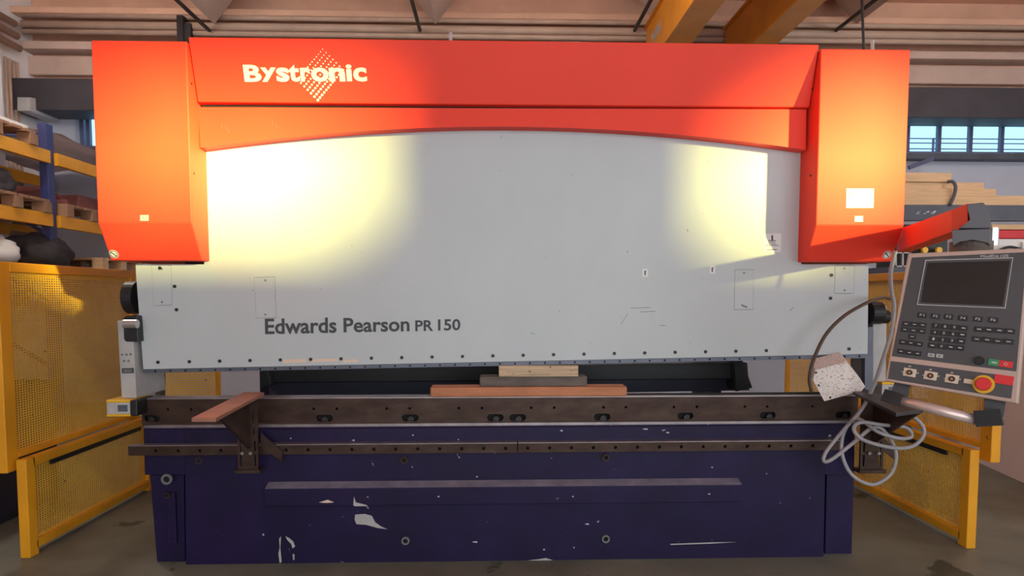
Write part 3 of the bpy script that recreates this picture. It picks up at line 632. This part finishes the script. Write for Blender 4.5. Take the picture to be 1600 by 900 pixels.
# handle below
ha, hb = onp(1408, 626, -.01), onp(1526, 656, -.01)
hd = obj('handle', tube(BM(), [ha, ha*.5+hb*.5, hb], .0165, 16), 'alu', cpn, True)
obj('handle_end', bar(BM(), onp(1524, 654.5, -.01), onp(1566, 652, -.01), .05, .05, PN), 'black', cpn)
obj('handle_end', bar(BM(), onp(1381, 617, -.01), onp(1409, 626.5, -.01), .042, .042, PN), 'dsteel', cpn)
pl('handle_bracket', [(1394, 597), (1419, 601), (1414, 622), (1386, 618)], 'dgrey', cpn, -.05, .012)
pl('handle_bracket', [(1536, 621), (1570, 627), (1566, 652), (1534, 650)], 'dgrey', cpn, -.05, .012)
# red swing arm from the right cover to the joint above the panel
jd = onp(1520, 380, -.05)
jY = jd.y
def jp(px, py, dY=0): return at(px, py, jY+dY)
armA = [at(1404, 364, .02), at(1404, 392, .02)]
aT, aB = at(1402, 359, .03), at(1402, 393, .03)
bT, bB = jp(1512, 318, .07), jp(1512, 352, .07)
mT, mB = jp(1487, 328, .17), jp(1487, 362, .17)
bm = BM(); wv = Vector((.10, .06, 0))
secs = [(aT, aB), (mT, mB), (bT+Vector((0, 0, .0)), bB)]
R_ = []
for T_, B_ in secs: R_.append([bm.verts.new(v) for v in (T_, B_, B_+wv, T_+wv)])
for A_, B_ in zip(R_, R_[1:]):
    for i in range(4): bm.faces.new((A_[i], A_[(i+1) % 4], B_[(i+1) % 4], B_[i]))
bm.faces.new(R_[0][::-1]); bm.faces.new(R_[-1])
obj('swing_arm', bm, 'red', cpn)
jh = obj('joint_housing', prism(BM(), [jp(x, y) for x, y in ((1510, 319), (1537, 316), (1546, 334), (1549, 352), (1547, 357), (1497, 357), (1518, 344))], (.12, .155, 0), .004), 'dgrey', cpn)
p = jp(1512, 350, .06)
yk = obj('joint_yoke', prism(BM(), [jp(x, y, .0) for x, y in ((1487, 359), (1548, 357), (1547, 384), (1540, 377), (1520, 373), (1500, 376), (1489, 384))], (.09, .115, 0), .003), 'dgrey', cpn)
pbase = jp(1517, 392, .06); obj('joint_collar', cyl(BM(), jp(1517, 394, .07), Z, .062, .035, 24), 'gwood', cpn)
obj('joint_post', cyl(BM(), jp(1551, 384, .06), Z, .016, .06, 16), 'silver', cpn)
# ================================================================ side fences
def mesh_panel(parent, O, U, V, w, h, pitch_=.019, bw=.0092, th=.0012, pv=.0128, bv=.0062, m='ymesh'):
    O, U, V = Vector(O), Vector(U), Vector(V); Nn = U.cross(V); bm = BM()
    def slab(p, du, dv):
        prism(bm, [p, p+U*du, p+U*du+V*dv, p+V*dv], Nn*th)
    n_ = int(w/pitch_)
    for i in range(n_+1): slab(O+U*(i*pitch_), bw, h)
    n_ = int(h/pv)
    for i in range(n_+1): slab(O+V*(i*pv)+Nn*.0003, w, bv)
    return stuff(obj('wire_mesh', bm, m, parent))
def fence(name, label, x, sgn, y0, y1, z1, zmid, xup):
    t = thing(name, label, 'fence', (x, (y0+y1)/2, 0), 'yellow machine side fences')
    w = .05
    # lower frame
    obj('post', box(BM(), (x-w/2, y0, 0), (x+w/2, y0+w*1.3, zmid), .004), 'yellow', t)
    obj('post', box(BM(), (x-w/2, y1-w, 0), (x+w/2, y1, zmid), .004), 'yellow', t)
    obj('rail', box(BM(), (x-w/2, y0+w, zmid-.045), (x+w/2, y1-w, zmid), .004), 'yellow', t)
    obj('rail', box(BM(), (x-w/2, y0+w, .03), (x+w/2, y1-w, .075), .004), 'yellow', t)
    obj('rubber_strip', box(BM(), (x-.012, y0+.2, zmid-.075), (x+.012, y1-.1, zmid-.045)), 'black', t)
    mesh_panel(t, (x+.0, y0+w*1.3, .075), Y, Z, y1-y0-w*2.3, zmid-.12)
    # upper frame, set outward
    obj('post', box(BM(), (xup-w/2, y0-.03, zmid-.06), (xup+w/2, y0+w, z1), .004), 'yellow', t)
    obj('post', box(BM(), (xup-w/2, y1-w, zmid-.06), (xup+w/2, y1, z1), .004), 'yellow', t)
    obj('rail', box(BM(), (xup-w/2, y0+w, z1-.05), (xup+w/2, y1-w, z1), .004), 'yellow', t)
    obj('rail', box(BM(), (xup-w/2, y0+w, zmid+.0), (xup+w/2, y1-w, zmid+.03), .004), 'yellow', t)
    mesh_panel(t, (xup, y0+w, zmid+.03), Y, Z, y1-y0-w*2, z1-zmid-.08)
    return t
pn_ = flat(48, 868, 0)
zm = at(40, 716, pn_.y).z; zt2 = at(15, 409, pn_.y).z
fence('side_fence', 'yellow perforated side fence standing at the left end of the machine', -2.36, -1, .10, 1.27, zt2, zm, -2.43)
fence('side_fence', 'yellow perforated side fence behind the control panel and grey cable', 2.50, 1, .08, 1.30, zt2-.02, at(1515, 702, .1).z, 2.585)
for xa, xb, lab in ((-2.50, -2.02, 'yellow mesh screen standing behind the left end of the bench'), (2.22, 2.75, 'yellow mesh screen standing behind the right end of the bench')):
    t = thing('rear_screen', lab, 'fence', ((xa+xb)/2, 1.65, 0))
    for x in (xa, xb-.03): obj('post', box(BM(), (x, 1.63, 0), (x+.03, 1.66, 1.25), .003), 'yellow', t)
    obj('rail', box(BM(), (xa+.03, 1.63, 1.21), (xb-.03, 1.66, 1.25), .003), 'yellow', t); obj('rail', box(BM(), (xa+.03, 1.63, .1), (xb-.03, 1.66, .14), .003), 'yellow', t)
    mesh_panel(t, (xa+.03, 1.645, .14), X, Z, xb-xa-.06, 1.07, .0165, .008, pv=.0165, bv=.008)
tag(obj('steel_bin', box(box(BM(), (-3.7, .25, 0), (-2.85, 1.1, .78), .01), (-3.72, .23, .72), (-2.83, 1.12, .78), .005), 'bluebin'), 'dark navy steel bin on the floor outside the left fence', 'bin')
# ================================================================ pallet rack on the left
RX, RX2 = -4.3, -5.25
yu = side(75, 300, RX).y
rk = thing('pallet_rack', 'blue and orange pallet rack along the left wall', 'rack', (RX, yu, 0))
rtop = side(75, 196, RX).z
for yy_ in (yu, yu-2.6):
    for x in (RX, RX2): obj('upright', box(BM(), (x-.04, yy_-.05, 0), (x+.04, yy_+.05, rtop), .006), 'navy', rk)
    for z0 in (.6, 1.25, 1.9): obj('brace', bar(BM(), (RX, yy_, z0), (RX2, yy_, z0+.6), .03, .03), 'navy', rk)
    obj('brace', bar(BM(), (RX, yy_, rtop-.1), (RX2, yy_, rtop-.1), .03, .03), 'navy', rk)
zl = [side(75, 248, RX).z, side(75, 345, RX).z, side(75, 425, RX).z]
for z in zl:
    for x in (RX+.05, RX2-.0):
        obj('beam', box(BM(), (x-.025, yu-2.55, z-.06), (x+.025, yu-.05, z+.06), .004), 'yellow', rk)
        obj('beam', box(BM(), (x-.025, yu+.05, z-.06), (x+.025, WB-.12, z+.06), .004), 'yellow', rk)
for ya_, yb_ in ((yu-2.5, yu-.06), (yu+.06, WB-.15)):
    obj('shelf_deck', box(BM(), (RX2+.03, ya_, zl[2]+.035), (RX+.02, yb_, zl[2]+.059)), 'pwood', rk)
def pallet(x0, x1, y0, y1, z, label, m='pwood'):
    t = thing('pallet', label, 'pallet', ((x0+x1)/2, (y0+y1)/2, z))
    n_ = 6; w = (y1-y0)/n_
    for i in range(n_): obj('deck_board', box(BM(), (x0, y0+i*w, z+.10), (x1, y0+(i+.8)*w, z+.125)), m, t)
    for i in range(3):
        yy_ = y0+(y1-y0-.1)*i/2
        for j in range(3):
            xx_ = x0+(x1-x0-.12)*j/2; obj('block', box(BM(), (xx_, yy_, z+.02), (xx_+.12, yy_+.1, z+.10)), m, t)
        obj('bottom_board', box(BM(), (x0, yy_, z), (x1, yy_+.1, z+.02)), m, t)
def lump(name, c, sx, sy, sz, m, label, cat, amp=.25, sd=0):
    bm = BM(); bmesh.ops.create_icosphere(bm, subdivisions=4, radius=1)
    for v in bm.verts:
        d_ = 1+amp*noise.noise(v.co*1.7+Vector((sd, 0, 0)))+amp*.4*noise.noise(v.co*4+Vector((0, sd, 0)))
        q = v.co*d_; q.z = max(q.z, -.55); v.co = Vector((c[0]+q.x*sx, c[1]+q.y*sy, c[2]+(q.z+.55)*sz))
    return tag(obj(name, bm, m, smooth=True), label, cat)
pallet(RX2-.05, RX+.1, yu-.95, yu-.1, zl[1]+.06, 'worn wooden pallet under the black bag on the middle shelf')
pallet(RX2-.05, RX+.1, yu+.12, yu+1.0, zl[1]+.06, 'worn wooden pallet under the maroon bundle on the middle shelf')
pallet(RX2-.05, RX+.1, yu-1.2, yu-.25, zl[0]+.06, 'wooden pallet on the top shelf of the rack')
tag(obj('white_board', box(BM(), (RX2, yu-1.2, zl[0]+.185), (RX+.05, yu-.3, zl[0]+.23), .004), 'white'), 'white panel lying on the top shelf pallet', 'panel')
lump('dark_bag', (RX-.16, yu-.56, zl[1]+.185), .22, .22, .15, 'cloth', 'black bag slumped on the pallet on the middle rack shelf', 'bag', .25, 3)
lump('machine_part', (RX-.40, yu+.24, zl[1]+.185), .36, .22, .12, 'maroon', 'maroon covered bundle on the middle rack shelf', 'bundle', .3, 9)
o = tag(obj('motor_housing', prism(BM(), [(RX-.05, yu+.5, zl[1]+.185), (RX-.05, yu+.56, zl[1]+.34), (RX-.05, yu+.9, zl[1]+.34), (RX-.05, yu+.98, zl[1]+.185)], (-.4, 0, 0), .015), 'maroon'), 'dark red box with sloped sides on the middle rack shelf', 'box')
o = tag(obj('wire_loop', tube(BM(), [Vector((RX+.02, yu+.86+.10*math.cos(a*math.pi/10), zl[1]+.33+.10*math.sin(a*math.pi/10))) for a in range(21)], .012, 8), 'black', smooth=True), 'black wire loop beside the dark red box', 'wire')
bm = BM(); tn = 24
tg = [[bm.verts.new((RX2-.15+1.2*j/8, yu+.08+1.5*i/tn, zl[0]+.075+.26*(1-.55*i/tn)*math.sin(math.pi*(.12+.76*j/8))**.5+.03*noise.noise(Vector((i*.35, j*.7, 0))))) for j in range(9)] for i in range(tn+1)]
for i in range(tn):
    for j in range(8): bm.faces.new((tg[i][j], tg[i+1][j], tg[i+1][j+1], tg[i][j+1]))
bmesh.ops.solidify(bm, geom=list(bm.faces), thickness=.02)
tag(obj('tarpaulin', bm, 'tarp', smooth=True), 'crumpled grey tarpaulin bundle on the top rack shelf', 'tarp')
lump('plastic_bag', (RX-.12, yu-.72, zl[2]+.06), .22, .34, .16, 'bag', 'crumpled white plastic sack on the lower rack shelf', 'bag', .35, 5)
lump('dark_sack', (RX-.12, yu+.02, zl[2]+.06), .22, .36, .20, 'cloth', 'black sack beside the blue rack upright on the lower shelf', 'bag', .25, 7)
cbx = thing('cardboard_box', 'open brown cardboard box on the lower rack shelf', 'box', (RX-.5, yu+.3, zl[2]+.06))
obj('box_body', box(BM(), (RX-.85, yu+.0, zl[2]+.06), (RX-.42, yu+.6, zl[2]+.30), .004), 'card', cbx)
obj('flap', prism(BM(), [(RX-.42, yu+.0, zl[2]+.30), (RX-.42, yu+.6, zl[2]+.30), (RX-.36, yu+.6, zl[2]+.40), (RX-.36, yu, zl[2]+.40)], (.004, 0, .003)), 'card', cbx)
pallet(RX2, RX+.08, yu+.7, yu+1.5, zl[2]+.06, 'wooden pallet on the lower rack shelf behind the machine', 'wood')
# ================================================================ timber and shelf on the right
LY = 3.3
sh = thing('timber_shelf', 'grey steel shelf loaded with pale planks under the strip window', 'shelf', tuple(at(1500, 640, LY)))
sh.location.z = 0
sx0 = at(1390, 330, LY).x; sx1 = at(1400, 330, LY).x+3.0
sz = lambda py, px=1500: at(px, py, LY).z
obj('shelf_beam', box(BM(), (sx0, LY, sz(345)), (sx1, LY+.06, sz(320)), .005), 'sill', sh)
obj('shelf_deck', box(BM(), (sx0, LY+.06, sz(324)), (sx1, LY+.6, sz(321)), .003), 'sill', sh)
obj('lower_beam', box(BM(), (sx0, LY+.1, sz(361)), (sx1, LY+.16, sz(349)), .005), 'dsteel', sh)
obj('lower_deck', box(BM(), (sx0, LY+.02, sz(404)), (sx1, LY+.6, sz(398)), .005), 'sill', sh)
for x in (sx0+.02, sx1-.08): obj('shelf_leg', box(BM(), (x, LY+.5, 0), (x+.06, LY+.56, sz(320)), .004), 'sill', sh)
bm = BM()
for i in range(16):
    px, py = 1426+random.random()*36, 334-random.random()*5; w = 1+random.random()*3; pp(bm, [(px, py), (px+w, py-.8), (px+w, py), (px, py+.8)], LY-.001, LY)
stuff(obj('chalk_marks', bm, 'white', sh))
zp = sz(320.5); 
rows = [(305, 1640, .0), (293.5, 1557, .02), (283, 1538, .05), (268.5, 1487, .03)]
labs = ['longest pale plank at the bottom of the stack on the grey shelf', 'second pale plank up in the stack on the grey shelf', 'third pale plank up, stepped back in the stack', 'short pale plank on top of the stack']
for (py, pxr, dy), lab in zip(rows, labs):
    z1 = sz(py); o = tag(obj('timber_plank', box(BM(), (sx0+.02, LY+.02+dy, zp+.001), (at(pxr, py, LY+.02+dy).x, LY+.30+dy, z1), .003), 'wood'), lab, 'plank'); zp = z1
tag(obj('band_strap', tube(BM(), spline([at(1484, 321, LY-.01), at(1491, 305, LY-.015), at(1493, 292, LY-.01), at(1489, 284, LY), at(1480, 284, LY+.03)], 6), .016, 8), 'sill', smooth=True), 'dark strap curling up in front of the plank stack', 'strap')
tag(obj('timber_plank', box(BM(), (at(1540, 355, LY+.1).x, LY+.02, sz(358)), (sx1-.1, LY+.09, sz(350)), .003), 'wood'), 'single pale batten under the grey shelf beside the panel joint', 'plank')
tag(obj('red_case', box(BM(), (at(1545, 365, LY).x, LY+.02, sz(372)), (sx1-.2, LY+.35, sz(359)), .006), 'redtrim'), 'flat red case under the grey shelf', 'case')
tag(obj('white_crate', box(box(BM(), (at(1540, 380, LY).x, LY+.01, sz(398)), (sx1-.2, LY+.4, sz(373)), .006), (at(1595, 384, LY).x, LY-.02, sz(392)), (at(1610, 384, LY).x, LY+.01, sz(378)), .004), 'bag'), 'pale crate on the lower shelf behind the control panel', 'crate')
tag(obj('black_cable', tube(BM(), spline([at(1552, 397, LY-.05), at(1566, 389, LY-.05), at(1580, 386, LY-.05), at(1600, 391, LY-.05), at(1612, 396, LY-.05)], 6), .014, 8), 'black', smooth=True), 'thin black cable lying over the pale crate', 'cable')
tag(obj('black_tool_case', box(box(BM(), (at(1402, 380, LY).x, LY+.02, sz(398)), (at(1483, 380, LY).x, LY+.3, sz(364)), .008), (at(1420, 364, LY).x, LY+.05, sz(364)), (at(1440, 364, LY).x, LY+.1, sz(358)), .004), 'black'), 'black tool case on the shelf below the red swing arm', 'case')
for px in (1443, 1465):
    tag(obj('yellow_knob', cyl(cyl(BM(), at(px, 391, LY-.03), (0, -1, 0), .03, .03, 14), at(px, 391, LY-.0), (0, -1, 0), .018, .04, 12), 'yplas'), 'small yellow cap in front of the black tool case', 'cap', 'yellow caps on the shelf')
ct_ = thing('wire_crate', 'pale wire crate beside the red cover corner', 'crate', tuple(at(1406, 412, 2.0)))
for i in range(3):
    px = 1399+11*i; obj('bar', pp(BM(), rc(px, 394, px+2.2, 417), 2.0, 2.02), 'grey', ct_)
for py in (394, 415): obj('bar', pp(BM(), rc(1399, py, 1424, py+2), 2.0, 2.02), 'grey', ct_)
obj('crate_body', pp(BM(), rc(1400, 396, 1424, 416), 2.03, 2.3), 'black', ct_)
p = at(1411, 417, 2.0); obj('crate_stand', box(BM(), (p.x-.12, 2.0, 0), (p.x+.12, 2.3, p.z)), 'sill', ct_)
tag(obj('wall_tool', bar(BM(), at(1420, 262, WB-.25), at(1458, 248, WB-.25), .03, .05), 'frame'), 'blue bracket bar slanting below the window sill', 'bracket')
